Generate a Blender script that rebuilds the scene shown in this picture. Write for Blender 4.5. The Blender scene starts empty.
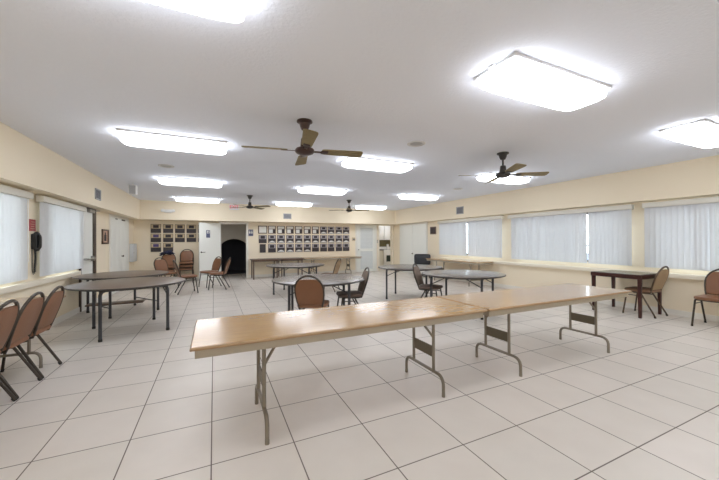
import bpy, bmesh, math, random
from mathutils import Vector, Matrix
random.seed(7)
C = bpy.context.scene
COL = C.collection
PI = math.pi

# ------------------------------------------------------------------ materials
def lin(h):
    h = h.lstrip('#'); o = []
    for i in (0, 2, 4):
        c = int(h[i:i+2], 16)/255
        o.append(c/12.92 if c <= .04045 else ((c+.055)/1.055)**2.4)
    return (o[0], o[1], o[2], 1)

MATS = {}
def mat(name, col, rough=.5, metal=0, spec=.5, noise=0, nscale=20, bump=0, bscale=200, stretch=None, emit=0, coat=0):
    if name in MATS: return MATS[name]
    m = bpy.data.materials.new(name); m.use_nodes = True
    nt = m.node_tree; b = nt.nodes['Principled BSDF']
    c = lin(col) if isinstance(col, str) else col
    b.inputs['Base Color'].default_value = c
    b.inputs['Roughness'].default_value = rough
    b.inputs['Metallic'].default_value = metal
    b.inputs['Specular IOR Level'].default_value = spec
    if coat:
        b.inputs['Coat Weight'].default_value = coat; b.inputs['Coat Roughness'].default_value = .12
    if emit:
        b.inputs['Emission Color'].default_value = c; b.inputs['Emission Strength'].default_value = emit
    if noise or bump:
        tc = nt.nodes.new('ShaderNodeTexCoord'); mp = nt.nodes.new('ShaderNodeMapping')
        nt.links.new(tc.outputs['Object'], mp.inputs['Vector'])
        if stretch: mp.inputs['Scale'].default_value = stretch
    if noise:
        n = nt.nodes.new('ShaderNodeTexNoise'); n.inputs['Scale'].default_value = nscale; n.inputs['Detail'].default_value = 5
        nt.links.new(mp.outputs[0], n.inputs['Vector'])
        mx = nt.nodes.new('ShaderNodeMix'); mx.data_type = 'RGBA'
        mx.inputs[6].default_value = tuple(x*(1-noise) for x in c[:3])+(1,)
        mx.inputs[7].default_value = tuple(min(1, x*(1+noise)) for x in c[:3])+(1,)
        nt.links.new(n.outputs['Fac'], mx.inputs[0]); nt.links.new(mx.outputs[2], b.inputs['Base Color'])
    if bump:
        n2 = nt.nodes.new('ShaderNodeTexNoise'); n2.inputs['Scale'].default_value = bscale; n2.inputs['Detail'].default_value = 3
        nt.links.new(mp.outputs[0], n2.inputs['Vector'])
        bp = nt.nodes.new('ShaderNodeBump'); bp.inputs['Strength'].default_value = bump; bp.inputs['Distance'].default_value = .01
        nt.links.new(n2.outputs['Fac'], bp.inputs['Height']); nt.links.new(bp.outputs[0], b.inputs['Normal'])
    MATS[name] = m
    return m

TILE = .508; GX, GY = .4878, 2.6392
def tile_mat():
    m = bpy.data.materials.new('floor_tile'); m.use_nodes = True
    nt = m.node_tree; N = nt.nodes; L = nt.links; b = N['Principled BSDF']
    tc = N.new('ShaderNodeTexCoord'); sp = N.new('ShaderNodeSeparateXYZ'); L.new(tc.outputs['Object'], sp.inputs[0])
    def M(op, a, bb=None, c=None):
        n = N.new('ShaderNodeMath'); n.operation = op
        for i, v in enumerate((a, bb, c)):
            if v is None: continue
            if isinstance(v, (int, float)): n.inputs[i].default_value = v
            else: L.new(v, n.inputs[i])
        return n.outputs[0]
    u = M('DIVIDE', M('SUBTRACT', sp.outputs[0], GX), TILE); v = M('DIVIDE', M('SUBTRACT', sp.outputs[1], GY), TILE)
    fu = M('FRACT', u); fv = M('FRACT', v)
    du = M('MINIMUM', fu, M('SUBTRACT', 1.0, fu)); dv = M('MINIMUM', fv, M('SUBTRACT', 1.0, fv))
    d = M('MINIMUM', M('MULTIPLY', du, 1.0), dv)
    g = N.new('ShaderNodeMapRange'); g.inputs[1].default_value = .0052; g.inputs[2].default_value = .0095
    g.inputs[3].default_value = 0; g.inputs[4].default_value = 1; L.new(d, g.inputs[0])
    cell = N.new('ShaderNodeCombineXYZ'); L.new(M('FLOOR', u), cell.inputs[0]); L.new(M('FLOOR', v), cell.inputs[1])
    wn = N.new('ShaderNodeTexWhiteNoise'); wn.noise_dimensions = '2D'; L.new(cell.outputs[0], wn.inputs['Vector'])
    ramp = N.new('ShaderNodeValToRGB'); e = ramp.color_ramp.elements
    e[0].position = 0; e[0].color = lin('d9d3ca'); e[1].position = 1; e[1].color = lin('dfd8d0')
    k = ramp.color_ramp.elements.new(.5); k.color = lin('dcd5cc')
    L.new(wn.outputs['Value'], ramp.inputs[0])
    ns = N.new('ShaderNodeTexNoise'); ns.inputs['Scale'].default_value = 3.5; ns.inputs['Detail'].default_value = 6; L.new(tc.outputs['Object'], ns.inputs['Vector'])
    mx = N.new('ShaderNodeMix'); mx.data_type = 'RGBA'; mx.blend_type = 'MULTIPLY'; mx.inputs[0].default_value = 1
    rr = N.new('ShaderNodeValToRGB'); rr.color_ramp.elements[0].color = (.95, .945, .94, 1); rr.color_ramp.elements[0].position = .3
    rr.color_ramp.elements[1].color = (1, 1, 1, 1); rr.color_ramp.elements[1].position = .65
    L.new(ns.outputs['Fac'], rr.inputs[0]); L.new(ramp.outputs[0], mx.inputs[6]); L.new(rr.outputs[0], mx.inputs[7])
    gm = N.new('ShaderNodeMix'); gm.data_type = 'RGBA'; gm.inputs[6].default_value = lin('6f665e')
    L.new(g.outputs[0], gm.inputs[0]); L.new(mx.outputs[2], gm.inputs[7]); L.new(gm.outputs[2], b.inputs['Base Color'])
    ro = N.new('ShaderNodeMapRange'); ro.inputs[3].default_value = .8; ro.inputs[4].default_value = .36; L.new(g.outputs[0], ro.inputs[0]); L.new(ro.outputs[0], b.inputs['Roughness'])
    b.inputs['Specular IOR Level'].default_value = .4
    bp = N.new('ShaderNodeBump'); bp.inputs['Strength'].default_value = .3; bp.inputs['Distance'].default_value = .003
    L.new(g.outputs[0], bp.inputs['Height']); L.new(bp.outputs[0], b.inputs['Normal'])
    return m

def wood_mat(name, c1, c2, rough, axis=(1, 14, 14), coat=0, pale_patch=None, spec=.5):
    m = bpy.data.materials.new(name); m.use_nodes = True
    nt = m.node_tree; N = nt.nodes; L = nt.links; b = N['Principled BSDF']
    tc = N.new('ShaderNodeTexCoord'); mp = N.new('ShaderNodeMapping'); mp.inputs['Scale'].default_value = axis
    L.new(tc.outputs['Object'], mp.inputs[0])
    n = N.new('ShaderNodeTexNoise'); n.inputs['Scale'].default_value = 4; n.inputs['Detail'].default_value = 8; n.inputs['Distortion'].default_value = .6
    L.new(mp.outputs[0], n.inputs['Vector'])
    r = N.new('ShaderNodeValToRGB'); r.color_ramp.elements[0].position = .3; r.color_ramp.elements[0].color = lin(c1)
    r.color_ramp.elements[1].position = .7; r.color_ramp.elements[1].color = lin(c2); L.new(n.outputs['Fac'], r.inputs[0])
    out = r.outputs[0]
    if pale_patch:
        w = N.new('ShaderNodeTexNoise'); w.inputs['Scale'].default_value = 5; w.inputs['Detail'].default_value = 9; w.inputs['Roughness'].default_value = .7
        L.new(tc.outputs['Object'], w.inputs['Vector'])
        wr = N.new('ShaderNodeMapRange'); wr.inputs[1].default_value = .55; wr.inputs[2].default_value = .75; wr.inputs[4].default_value = .16; L.new(w.outputs['Fac'], wr.inputs[0])
        mx = N.new('ShaderNodeMix'); mx.data_type = 'RGBA'; mx.inputs[7].default_value = lin(pale_patch)  # mixes paler noise patches into the wood colour
        L.new(wr.outputs[0], mx.inputs[0]); L.new(out, mx.inputs[6]); out = mx.outputs[2]
        rm = N.new('ShaderNodeMapRange'); rm.inputs[1].default_value = .35; rm.inputs[2].default_value = .7
        rm.inputs[3].default_value = rough; rm.inputs[4].default_value = rough*1.05; L.new(w.outputs['Fac'], rm.inputs[0]); L.new(rm.outputs[0], b.inputs['Roughness'])
    else: b.inputs['Roughness'].default_value = rough
    L.new(out, b.inputs['Base Color']); b.inputs['Specular IOR Level'].default_value = spec
    if coat: b.inputs['Coat Weight'].default_value = coat; b.inputs['Coat Roughness'].default_value = .14
    MATS[name] = m
    return m

def blind_mat():
    m = bpy.data.materials.new('blind_vinyl'); m.use_nodes = True
    nt = m.node_tree; N = nt.nodes; L = nt.links; N.remove(N['Principled BSDF']); o = N['Material Output']
    d = N.new('ShaderNodeBsdfDiffuse'); d.inputs[0].default_value = lin('e8eaeb')
    t = N.new('ShaderNodeBsdfTranslucent'); t.inputs[0].default_value = lin('eff0f0')
    mx = N.new('ShaderNodeMixShader'); mx.inputs[0].default_value = .27
    L.new(d.outputs[0], mx.inputs[1]); L.new(t.outputs[0], mx.inputs[2]); L.new(mx.outputs[0], o.inputs[0])
    return m
def glass_mat():
    m = bpy.data.materials.new('window_glass'); m.use_nodes = True
    nt = m.node_tree; N = nt.nodes; L = nt.links; N.remove(N['Principled BSDF']); o = N['Material Output']
    t = N.new('ShaderNodeBsdfTransparent'); t.inputs[0].default_value = (.93, .96, .97, 1)
    g = N.new('ShaderNodeBsdfGlossy'); g.inputs['Roughness'].default_value = .02
    mx = N.new('ShaderNodeMixShader'); mx.inputs[0].default_value = .06
    L.new(t.outputs[0], mx.inputs[1]); L.new(g.outputs[0], mx.inputs[2]); L.new(mx.outputs[0], o.inputs[0])
    return m
def lattice_mat():
    m = bpy.data.materials.new('lattice_panel'); m.use_nodes = True
    nt = m.node_tree; N = nt.nodes; L = nt.links; b = N['Principled BSDF']
    tc = N.new('ShaderNodeTexCoord'); mp = N.new('ShaderNodeMapping'); mp.inputs['Rotation'].default_value = (0, PI/4, 0)
    L.new(tc.outputs['Object'], mp.inputs[0])
    ck = N.new('ShaderNodeTexChecker'); ck.inputs['Scale'].default_value = 24; ck.inputs[1].default_value = lin('e2e6e6'); ck.inputs[2].default_value = lin('ccd2d2')
    L.new(mp.outputs[0], ck.inputs[0]); L.new(ck.outputs[0], b.inputs['Base Color']); b.inputs['Roughness'].default_value = .6
    return m

FLOOR = tile_mat()
WALL = mat('cream_wall_paint', 'f4e8d0', .75, spec=.25, bump=.08, bscale=90)
CEIL = mat('ceiling_texture', 'eef3fd', .9, spec=.1, bump=.35, bscale=45)
TRIMW = mat('trim_white', 'eeebe2', .5)
DOORW = mat('door_white', 'eef0ea', .45)
SILLM = mat('sill_cream_white', 'f0e8d6', .45)
BLIND = blind_mat(); GLASS = glass_mat(); LATT = lattice_mat()
RAIL = mat('blind_rail', 'dedbd0', .5)
BRONZE = mat('dark_bronze_metal', '4a4038', .4, .3)
TUBE = mat('chair_tube_dark', '443d35', .38, .35)
TUBET = mat('chair_tube_bronze', '5b4b3c', .38, .4)
VINYL = mat('brown_vinyl', '83593c', .42, noise=.08, nscale=8, bump=.12, bscale=140)
TAN = mat('tan_back_fabric', 'a08666', .8, noise=.12, nscale=60, bump=.2, bscale=300)
SEATB = mat('brown_seat_fabric', '82624a', .75, noise=.15, nscale=60, bump=.2, bscale=300)
GREYF = mat('taupe_fabric', '85766a', .8, noise=.12, nscale=60, bump=.2, bscale=300)
GREYS = mat('dark_taupe_seat', '6d5d54', .75, noise=.12, nscale=60)
OAK = wood_mat('plywood_top', 'a67c42', 'bd9350', .26, (1.2, 16, 16), pale_patch='d6ba88', spec=.45, coat=.7)
OAKE = wood_mat('wood_edge', 'a1835f', 'ae906b', .4, (2, 20, 20))
APRON = mat('grey_apron_metal', 'b3a997', .45, .1)
LEGM = mat('folding_leg_metal', '8f877a', .4, .4)
PLATE = mat('cross_plate_metal', '6f6756', .45, .4)
LAMB = wood_mat('brown_laminate', '66564a', '736254', .32, (2, 2, 2), spec=.6)
LAMG = mat('grey_laminate', '77726f', .24, noise=.05, nscale=30, spec=.6)
EDGEB = mat('table_edge_dark', '45413f', .5)
LEGB = mat('table_leg_black', '46474b', .45, .2)
REDW = wood_mat('mahogany_wood', '34140f', '431d17', .35, (2, 2, 14))
GTOP = mat('dark_green_laminate', '3d4441', .22, noise=.05, nscale=20, spec=.7)
DKW = wood_mat('dark_brown_wood', '5f4c40', '6d584a', .4, (2, 14, 14))
FANB = wood_mat('fan_blade_wood', '75673f', '8b7b4f', .45, (3, 12, 12))
FANM = mat('fan_motor_bronze', '48352f', .35, .4)
FANK = mat('fan_motor_dark', '3b3835', .4, .3)
WHITEP = mat('white_plastic', 'ececea', .45)
LENS = mat('lamp_lens', 'f5f8ff', .4, emit=9.2)
PANM = mat('lamp_pan', 'd8d8d8', .5)
GRILL = mat('vent_grille', 'b0b0b0', .5)
VENTD = mat('vent_dark', '6e7078', .7)
BLACK = mat('black_plastic', '1d1e22', .4)
BLACKV = mat('black_vinyl', '24262c', .45)
NAVY = mat('navy_cloth', '23263f', .85, noise=.2, nscale=15)
RED = mat('red_sign_plastic', 'a8383a', .5)
REDE = mat('exit_letters', 'e04a52', .5, emit=.35)
PBROWN = mat('plaque_wood', '4b3d39', .6, noise=.1, nscale=30)
PGREY = mat('plaque_mount', 'b7b0b4', .5)
PBEIGE = mat('plaque_mount_beige', 'cdbb98', .5)
PDARK = mat('plaque_photo', '332e33', .6, noise=.35, nscale=35)
PVIOL = mat('plaque_photo_violet', '55497a', .6, noise=.35, nscale=40)
PTEXT = mat('plaque_plate', '3f3a3c', .6, noise=.12, nscale=60)
PWHITE = mat('paper_white', 'ecebe6', .6)
PINK = mat('figure_beige', 'c9a892', .6)
SIGNB = mat('sign_blue_grey', '565a78', .5)
STEEL = mat('brushed_steel', 'a8a8a4', .35, .8)
GREYBOX = mat('grey_box_paint', 'd6dadb', .5)
HALLW = mat('hall_wall_paint', 'f4efe4', .8)
CHAR = mat('unlit_room_dark', '6a6a70', .9, spec=.1)  # dark colour stands in for darkness of the unlit room past the arch
CABW = mat('cabinet_white', 'f0efea', .45)
CABC = mat('cabinet_cream', 'd9d4c4', .5)
OLIVE = mat('backsplash_olive', '7b7455', .5, noise=.25, nscale=18)
CTOP = mat('countertop_dark', '4b473f', .35, noise=.2, nscale=60)
OVEN = mat('oven_glass', '3d4440', .2)
BLUE = mat('blue_latch', '2d4fb0', .4)
RUBBER = mat('rubber_foot', '2a2927', .7)

# ------------------------------------------------------------------ mesh helpers
def BM(): return bmesh.new()
def box(bm, lo, hi, M=None, bev=0):
    t = bmesh.new(); bmesh.ops.create_cube(t, size=1)
    for v in t.verts:
        v.co = Vector([lo[i]+(hi[i]-lo[i])*(v.co[i]+.5) for i in range(3)])
    if bev: bmesh.ops.bevel(t, geom=t.edges[:], offset=bev, segments=2, affect='EDGES', profile=.6)
    if M: t.transform(M)
    join(bm, t)
def join(bm, t):
    me = bpy.data.meshes.new('tmp'); t.to_mesh(me); t.free(); bm.from_mesh(me); bpy.data.meshes.remove(me)
def fillet(pts, r, n=5):
    pts = [Vector(p) for p in pts]; out = [pts[0]]
    for i in range(1, len(pts)-1):
        p, a, b = pts[i], pts[i-1], pts[i+1]
        rr = min(r, (a-p).length*.49, (b-p).length*.49)
        s = p+(a-p).normalized()*rr; e = p+(b-p).normalized()*rr
        for k in range(n+1):
            t = k/n; out.append(s*(1-t)**2+p*2*t*(1-t)+e*t*t)
    out.append(pts[-1]); return out
def tube(bm, pts, r, seg=8, closed=False):
    pts = [Vector(p) for p in pts]; n = len(pts); rings = []
    up = None
    for i in range(n):
        if closed: d = (pts[(i+1) % n]-pts[i-1]).normalized()
        elif i == 0: d = (pts[1]-pts[0]).normalized()
        elif i == n-1: d = (pts[-1]-pts[-2]).normalized()
        else: d = (pts[i+1]-pts[i-1]).normalized()
        if up is None:
            up = Vector((0, 0, 1)) if abs(d.z) < .9 else Vector((1, 0, 0))
        s = d.cross(up).normalized(); up = s.cross(d).normalized()
        rings.append([bm.verts.new(pts[i]+(s*math.cos(2*PI*k/seg)+up*math.sin(2*PI*k/seg))*r) for k in range(seg)])
    m = n if closed else n-1
    for i in range(m):
        a, b = rings[i], rings[(i+1) % n]
        for k in range(seg):
            bm.faces.new((a[k], a[(k+1) % seg], b[(k+1) % seg], b[k]))
    if not closed:
        bm.faces.new(rings[0][::-1]); bm.faces.new(rings[-1])
def loft(bm, rings, cap=True):
    R = [[bm.verts.new(p) for p in r] for r in rings]; n = len(R[0])
    for a, b in zip(R, R[1:]):
        for k in range(n): bm.faces.new((a[k], a[(k+1) % n], b[(k+1) % n], b[k]))
    if cap: bm.faces.new(R[0][::-1]); bm.faces.new(R[-1])
def lathe(bm, prof, c=(0, 0, 0), seg=24):
    loft(bm, [[(c[0]+r*math.cos(2*PI*k/seg), c[1]+r*math.sin(2*PI*k/seg), c[2]+z) for k in range(seg)] for r, z in prof])
def sup(hx, hy, z, e=6, n=40, c=(0, 0)):
    o = []
    for k in range(n):
        t = 2*PI*k/n; ct, st = math.cos(t), math.sin(t)
        o.append((c[0]+hx*math.copysign(abs(ct)**(2/e), ct), c[1]+hy*math.copysign(abs(st)**(2/e), st), z))
    return o
def prism(bm, poly, depth, M=None, bev=0):
    """poly in local XY, extruded along +Z by depth"""
    t = bmesh.new()
    loft(t, [[(x, y, 0) for x, y in poly], [(x, y, depth) for x, y in poly]])
    if bev:
        es = [e for e in t.edges if abs(e.verts[0].co.z-e.verts[1].co.z) < 1e-6]
        bmesh.ops.bevel(t, geom=es, offset=bev, segments=2, affect='EDGES', profile=.6)
    if M: t.transform(M)
    join(bm, t)
def obj(name, bm, m, parent=None, smooth=True, loc=None):
    bmesh.ops.recalc_face_normals(bm, faces=bm.faces[:])
    me = bpy.data.meshes.new(name); bm.to_mesh(me); bm.free()
    if smooth:
        for p in me.polygons: p.use_smooth = True
        try: me.set_sharp_from_angle(angle=math.radians(38))
        except Exception: pass
    me.materials.append(m)
    o = bpy.data.objects.new(name, me); COL.objects.link(o)
    if loc: o.location = loc
    if parent: o.parent = parent
    return o
def bobj(name, lo, hi, m, parent=None, bev=0):
    bm = BM(); box(bm, lo, hi, bev=bev); return obj(name, bm, m, parent)
def tag(o, label, cat, group=None):
    o['label'] = label; o['category'] = cat
    if group: o['group'] = group
    return o
def thing(name, label, cat, loc=(0, 0, 0), rz=0, group=None):
    o = bpy.data.objects.new(name, None); COL.objects.link(o); o.empty_display_size = .1
    o.location = loc; o.rotation_euler = (0, 0, rz)
    return tag(o, label, cat, group)
def struct(o): o['kind'] = 'structure'; return o
def dup(root, loc, rz, label, group=None):
    r = root.copy(); COL.objects.link(r); r.location = loc; r.rotation_euler = (0, 0, rz); r['label'] = label
    if group: r['group'] = group
    elif 'group' in r: del r['group']
    for ch in list(root.children):
        c = ch.copy(); COL.objects.link(c); c.parent = r
        for g in list(ch.children):
            d = g.copy(); COL.objects.link(d); d.parent = c
    return r

# ------------------------------------------------------------------ room shell
XL, XR, YB, YF = -2.4, 7.5, 12.5, -3.0
ZC, ZS = 2.7, 2.085
bm = BM(); box(bm, (XL-.15, YF-.15, -.1), (XR+.15, YB+.15, 0)); struct(obj('floor', bm, FLOOR))
bm = BM(); box(bm, (XL-.15, YF-.15, ZC), (XR+.15, YB+.15, ZC+.1)); struct(obj('ceiling', bm, CEIL))

def wall(name, axis, at, thick, a0, a1, z1, holes, m=WALL):
    """one mesh: wall plane axis 'x' or 'y' at coordinate, filled around rectangular holes (a0,a1,z0,z1)"""
    bm = BM()
    A = sorted({a0, a1, *[h[0] for h in holes], *[h[1] for h in holes]})
    Z = sorted({0, z1, *[h[2] for h in holes], *[h[3] for h in holes]})
    for i in range(len(A)-1):
        run = None
        for j in range(len(Z)-1):
            ca, cz = (A[i]+A[i+1])/2, (Z[j]+Z[j+1])/2
            solid = not any(h[0] < ca < h[1] and h[2] < cz < h[3] for h in holes)
            if solid: run = (run[0] if run else Z[j], Z[j+1])
            if (not solid or j == len(Z)-2) and run:
                lo = [0, 0, run[0]]; hi = [0, 0, run[1]]
                k = 0 if axis == 'x' else 1
                lo[k], hi[k] = min(at, at+thick), max(at, at+thick)
                lo[1-k], hi[1-k] = A[i], A[i+1]
                box(bm, lo, hi); run = None
    return struct(obj(name, bm, m, smooth=False))
LW = [(3.26, 5.68, .87, 1.98), (6.5, 7.74, .87, 1.98)]
RW = [(6.5, 9.02, .87, 1.97), (3.48, 6.02, .87, 1.97), (.45, 3.02, .87, 1.97)]
wall('wall_left', 'x', XL, -.15, YF, YB, ZC, LW)
wall('wall_right', 'x', XR, .15, YF, YB, ZC, RW)
wall('wall_back', 'y', YB, .12, XL-.15, XR+.15, ZC, [(.23, 1.1, 0, 2.02), (6.74, 7.42, 0, 2.05)])
wall('wall_front', 'y', YF, -.15, XL-.15, XR+.15, ZC, [])
# dropped soffits along three walls
struct(bobj('soffit_left', (XL, YF, ZS), (-2.14, YB, ZC), WALL))
struct(bobj('soffit_right', (7.3, YF, ZS), (XR, YB, ZC), WALL))
struct(bobj('soffit_back', (-2.14, 12.0, ZS), (7.3, YB, ZC), WALL))
# baseboards
def baseb(name, boxes):
    bm = BM()
    for lo, hi in boxes: box(bm, lo, hi)
    struct(obj(name, bm, TRIMW))
baseb('baseboard_left', [((XL, YF, 0), (XL+.015, 7.9, .1)), ((XL, 8.8, 0), (XL+.015, 9.8, .1)), ((XL, 11.8, 0), (XL+.015, YB, .1))])
baseb('baseboard_right', [((XR-.015, YF, 0), (XR, 9.93, .1))])
baseb('baseboard_back', [((XL, YB-.015, 0), (.15, YB, .1)), ((1.19, YB-.015, 0), (5.58, YB, .1)), ((6.62, YB-.015, 0), (6.66, YB, .1))])

struct(bobj('ground_outside', (XR+.15, -12, -.3), (40, 30, -.2), mat('asphalt', '2b3a5c', .9, noise=.2, nscale=3)))
# windows: bronze frame with muntins, glass; long sills; vertical blinds are things
def window(n, X, out, y0, y1, z0, z1):
    bm = BM(); d0, d1 = X+out*.06, X+out*.11
    a, b = min(d0, d1), max(d0, d1)
    w = .045
    box(bm, (a, y0, z0), (b, y1, z0+w)); box(bm, (a, y0, z1-w), (b, y1, z1))
    nb = 4
    for i in range(nb+1):
        y = y0+(y1-y0-w)*i/nb; box(bm, (a, y, z0), (b, y+w, z1))
    for zz in (.33, .62): box(bm, (a+.01, y0, z0+(z1-z0)*zz-.015), (b-.01, y1, z0+(z1-z0)*zz+.015))
    f = struct(obj('window_%d' % n, bm, BRONZE))
    g = BM(); box(g, ((a+b)/2-.003, y0+.02, z0+.02), ((a+b)/2+.003, y1-.02, z1-.02))
    gl = obj('glass_pane', g, GLASS, f)
    return f
window(1, XL, -1, *LW[0]); window(2, XL, -1, *LW[1])
window(3, XR, 1, *RW[0]); window(4, XR, 1, *RW[1]); window(5, XR, 1, *RW[2])
def sill(name, lo, hi):
    bm = BM(); box(bm, lo, hi, bev=.008); struct(obj(name, bm, SILLM))
sill('trim_1', (XL, YF+.3, .73), (XL+.05, 7.85, .81))
sill('trim_2', (XR-.09, YF+.3, .675), (XR, 9.15, .755))

def blinds(label, X, inn, y0, y1, z0, z1, angf):
    """vertical vinyl slats hanging from a head rail; angf(t) gives (turn of slat, slat gap)"""
    t = thing('vertical_blinds', label, 'window blinds', (X+inn*.05, (y0+y1)/2, z0))
    L = y1-y0; h = z1-z0
    bm = BM(); a, b = sorted((inn*-.045, inn*.05))
    box(bm, (a, -L/2-.04, h-.015), (b, L/2+.04, h+.075), bev=.006); obj('head_rail', bm, RAIL, t)
    bm = BM(); w = .089; y = -L/2+.03
    while y < L/2-.005:
        u = (y+L/2)/L; ang, step = angf(u)
        if ang is not None:
            ang += random.uniform(-.04, .04)
            dx, dy = math.sin(ang)*w/2, math.cos(ang)*w/2
            pts = []
            for k in range(5):
                s = k/4*2-1; bow = .006*(1-s*s)
                pts.append((dx*s+bow*math.cos(ang)*inn, y+dy*s-bow*math.sin(ang)*inn))
            q = pts+[(p[0]-.0012*inn, p[1]) for p in pts[::-1]]
            loft(bm, [[(p[0], p[1], .01) for p in q], [(p[0], p[1], h-.015) for p in q]])
        y += step
    obj('slats', bm, BLIND, t)
    if inn > 0:
        bm = BM(); tube(bm, [(inn*.03, L/2-.05, h-.02), (inn*.03, L/2-.05, .25)], .004, 6); obj('wand', bm, WHITEP, t)
    return t
def w1(u):
    # y decreasing = rightwards in the photograph; the bare strip with glass showing sits mid-window
    if .474 < u < .505: return (None, .06)
    if .505 <= u < .8: return (-.38+.22*math.sin(u*50), .062)
    return (.08, .078)
def w2(u):
    if .36 < u < .86: return (-.36+.26*math.sin(u*75), .06)
    if .285 < u <= .295: return (None, .03)
    return (.08, .078)
def w3(u):
    if u < .76: return (-.36+.26*math.sin(u*70), .06)
    return (.08, .078)
blinds('white vertical blinds on right wall with a bare strip of window showing', XR-.06, -1, 6.4, 9.12, .85, 1.98, w1)
blinds('white vertical blinds on right wall behind the square mahogany table, between the two wall piers', XR-.06, -1, 3.36, 6.12, .84, 1.97, w2)
blinds('white vertical blinds at right edge of photo, above the chair facing the room', XR-.06, -1, .35, 3.12, .83, 1.97, w3)
blinds('white vertical blinds at left edge of photo, nearer side of the wall telephone', XL+.02, 1, 3.2, 5.85, .85, 1.98, lambda u: (.1, .078) if not .66 < u < .7 else (.5, .07))
blinds('white vertical blinds on left wall between telephone and exit door', XL+.02, 1, 6.22, 7.86, .85, 1.98, lambda u: (.16+.14*math.sin(u*25), .072))

# left exit door
t = BM(); box(t, (XL, 7.93, 0), (XL+.03, 8.55, 2.05)); d = struct(obj('door_1', t, DOORW, smooth=False))
t = BM(); box(t, (XL, 8.55, 0), (XL+.045, 8.73, 2.05)); box(t, (XL, 7.88, 0), (XL+.03, 7.93, 2.08)); box(t, (XL, 7.88, 2.05), (XL+.045, 8.73, 2.08)); obj('door_frame', t, BRONZE, d)
t = BM(); tube(t, [(XL+.03, 8.04, 1.02), (XL+.1, 8.04, 1.02), (XL+.1, 8.48, 1.02), (XL+.03, 8.48, 1.02)], .018, 8); box(t, (XL+.03, 8.44, .97), (XL+.08, 8.54, 1.07)); obj('push_bar', t, STEEL, d)
t = BM(); box(t, (XL+.03, 8.22, 1.98), (XL+.09, 8.5, 2.05), bev=.006); tube(t, [(XL+.07, 8.3, 2.02), (XL+.18, 8.45, 2.03), (XL+.06, 8.62, 2.04)], .009, 6); obj('door_closer', t, STEEL, d)

def knob(p, axis, parent, m=STEEL, r=.028):
    bm = BM(); lathe(bm, [(.012, 0), (.012, .025), (r*.8, .03), (r, .042), (r*.8, .055), (.004, .058)], seg=14)
    M = Matrix.Translation(p) @ Vector((0, 0, 1)).rotation_difference(Vector(axis)).to_matrix().to_4x4(); bm.transform(M)
    return obj('door_knob', bm, m, parent)
def panel_door(name, axis, at, inn, a0, a1, z1, nleaf, trim=.07):
    """white closet doors flush on a wall: leaves with a thin shadow gap, casing"""
    root = None
    for i in range(nleaf):
        lo = a0+(a1-a0)*i/nleaf+.004; hi = a0+(a1-a0)*(i+1)/nleaf-.004
        bm = BM(); d = sorted((at+inn*.004, at+inn*.03))
        def B(p0, p1, z0, zz, dd, bev=.003):
            if axis == 'x': box(bm, (dd[0], p0, z0), (dd[1], p1, zz), bev=bev)
            else: box(bm, (p0, dd[0], z0), (p1, dd[1], zz), bev=bev)
        B(lo, hi, .012, z1, d)
        if root is None: root = struct(obj(name, bm, DOORW))
        else: obj('door_leaf', bm, DOORW, root)
    bm = BM(); d = sorted((at, at+inn*.02))
    for p0, p1, z0, zz in ((a0-trim, a0-.004, 0, z1+.05), (a1+.004, a1+trim, 0, z1+.05), (a0-.004, a1+.004, z1+.004, z1+.05)):
        if axis == 'x': box(bm, (d[0], p0, z0), (d[1], p1, zz))
        else: box(bm, (p0, d[0], z0), (p1, d[1], zz))
    obj('casing', bm, TRIMW, root)
    return root
d = panel_door('door_2', 'x', XL, 1, 9.88, 11.72, 2.03, 4, .05)
knob((XL+.03, 10.88, .97), (1, 0, 0), d, BRONZE)
bm = BM(); box(bm, (XL+.03, 10.28, 1.97), (XL+.05, 10.42, 1.99)); box(bm, (XL+.03, 10.9, 1.97), (XL+.05, 11.2, 2.0)); obj('bifold_track_bracket', bm, BRONZE, d)
d = panel_door('door_3', 'x', XR, -1, 9.99, 11.9, 2.03, 2, .05)
knob((XR-.03, 10.9, .83), (-1, 0, 0), d, BRONZE)

# open doorway to the hall, with its leaf swung back against the wall
bm = BM(); box(bm, (.16, YB-.02, 0), (.235, YB+.14, 2.015)); box(bm, (1.095, YB-.02, 0), (1.17, YB+.14, 2.015)); box(bm, (.16, YB-.02, 2.015), (1.17, YB+.14, 2.075)); struct(obj('trim_3', bm, TRIMW))
ang = math.radians(212)
bm = BM(); M = Matrix.Translation((.2, 12.46, 0)) @ Matrix.Rotation(ang, 4, 'Z')
box(bm, (0, -.02, .012), (.785, .02, 2.02), M, bev=.003); d = struct(obj('door_4', bm, DOORW))
ln = Vector((math.cos(ang+PI/2), math.sin(ang+PI/2), 0))
bm = BM(); lathe(bm, [(.028, 0), (.028, .008), (.011, .01), (.011, .045)], seg=14); bm.transform(Matrix.Translation((.715, .02, 1.0)) @ Matrix.Rotation(-PI/2, 4, 'X')); tube(bm, [(.715, .06, 1.0), (.6, .065, 1.0)], .01, 8); bm.transform(M); obj('door_handle', bm, BRONZE, d)
bm = BM(); box(bm, (.4, .02, 1.5), (.54, .026, 1.76), M); sg = obj('restroom_sign', bm, SIGNB)
tag(sg, 'small dark sign plate with white figure, on the open white door', 'sign')
bm = BM()
box(bm, (.425, .026, 1.645), (.515, .029, 1.735), M, bev=.001); obj('figure_field', bm, PWHITE, sg)
bm = BM(); T = bmesh.new(); lathe(T, [(.016, 0), (.016, .002)], seg=16); T.transform(M @ Matrix.Translation((.47, .029, 1.715)) @ Matrix.Rotation(-PI/2, 4, 'X')); join(bm, T)
box(bm, (.45, .029, 1.65), (.49, .031, 1.695), M); obj('figure', bm, SIGNB, sg)

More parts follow.
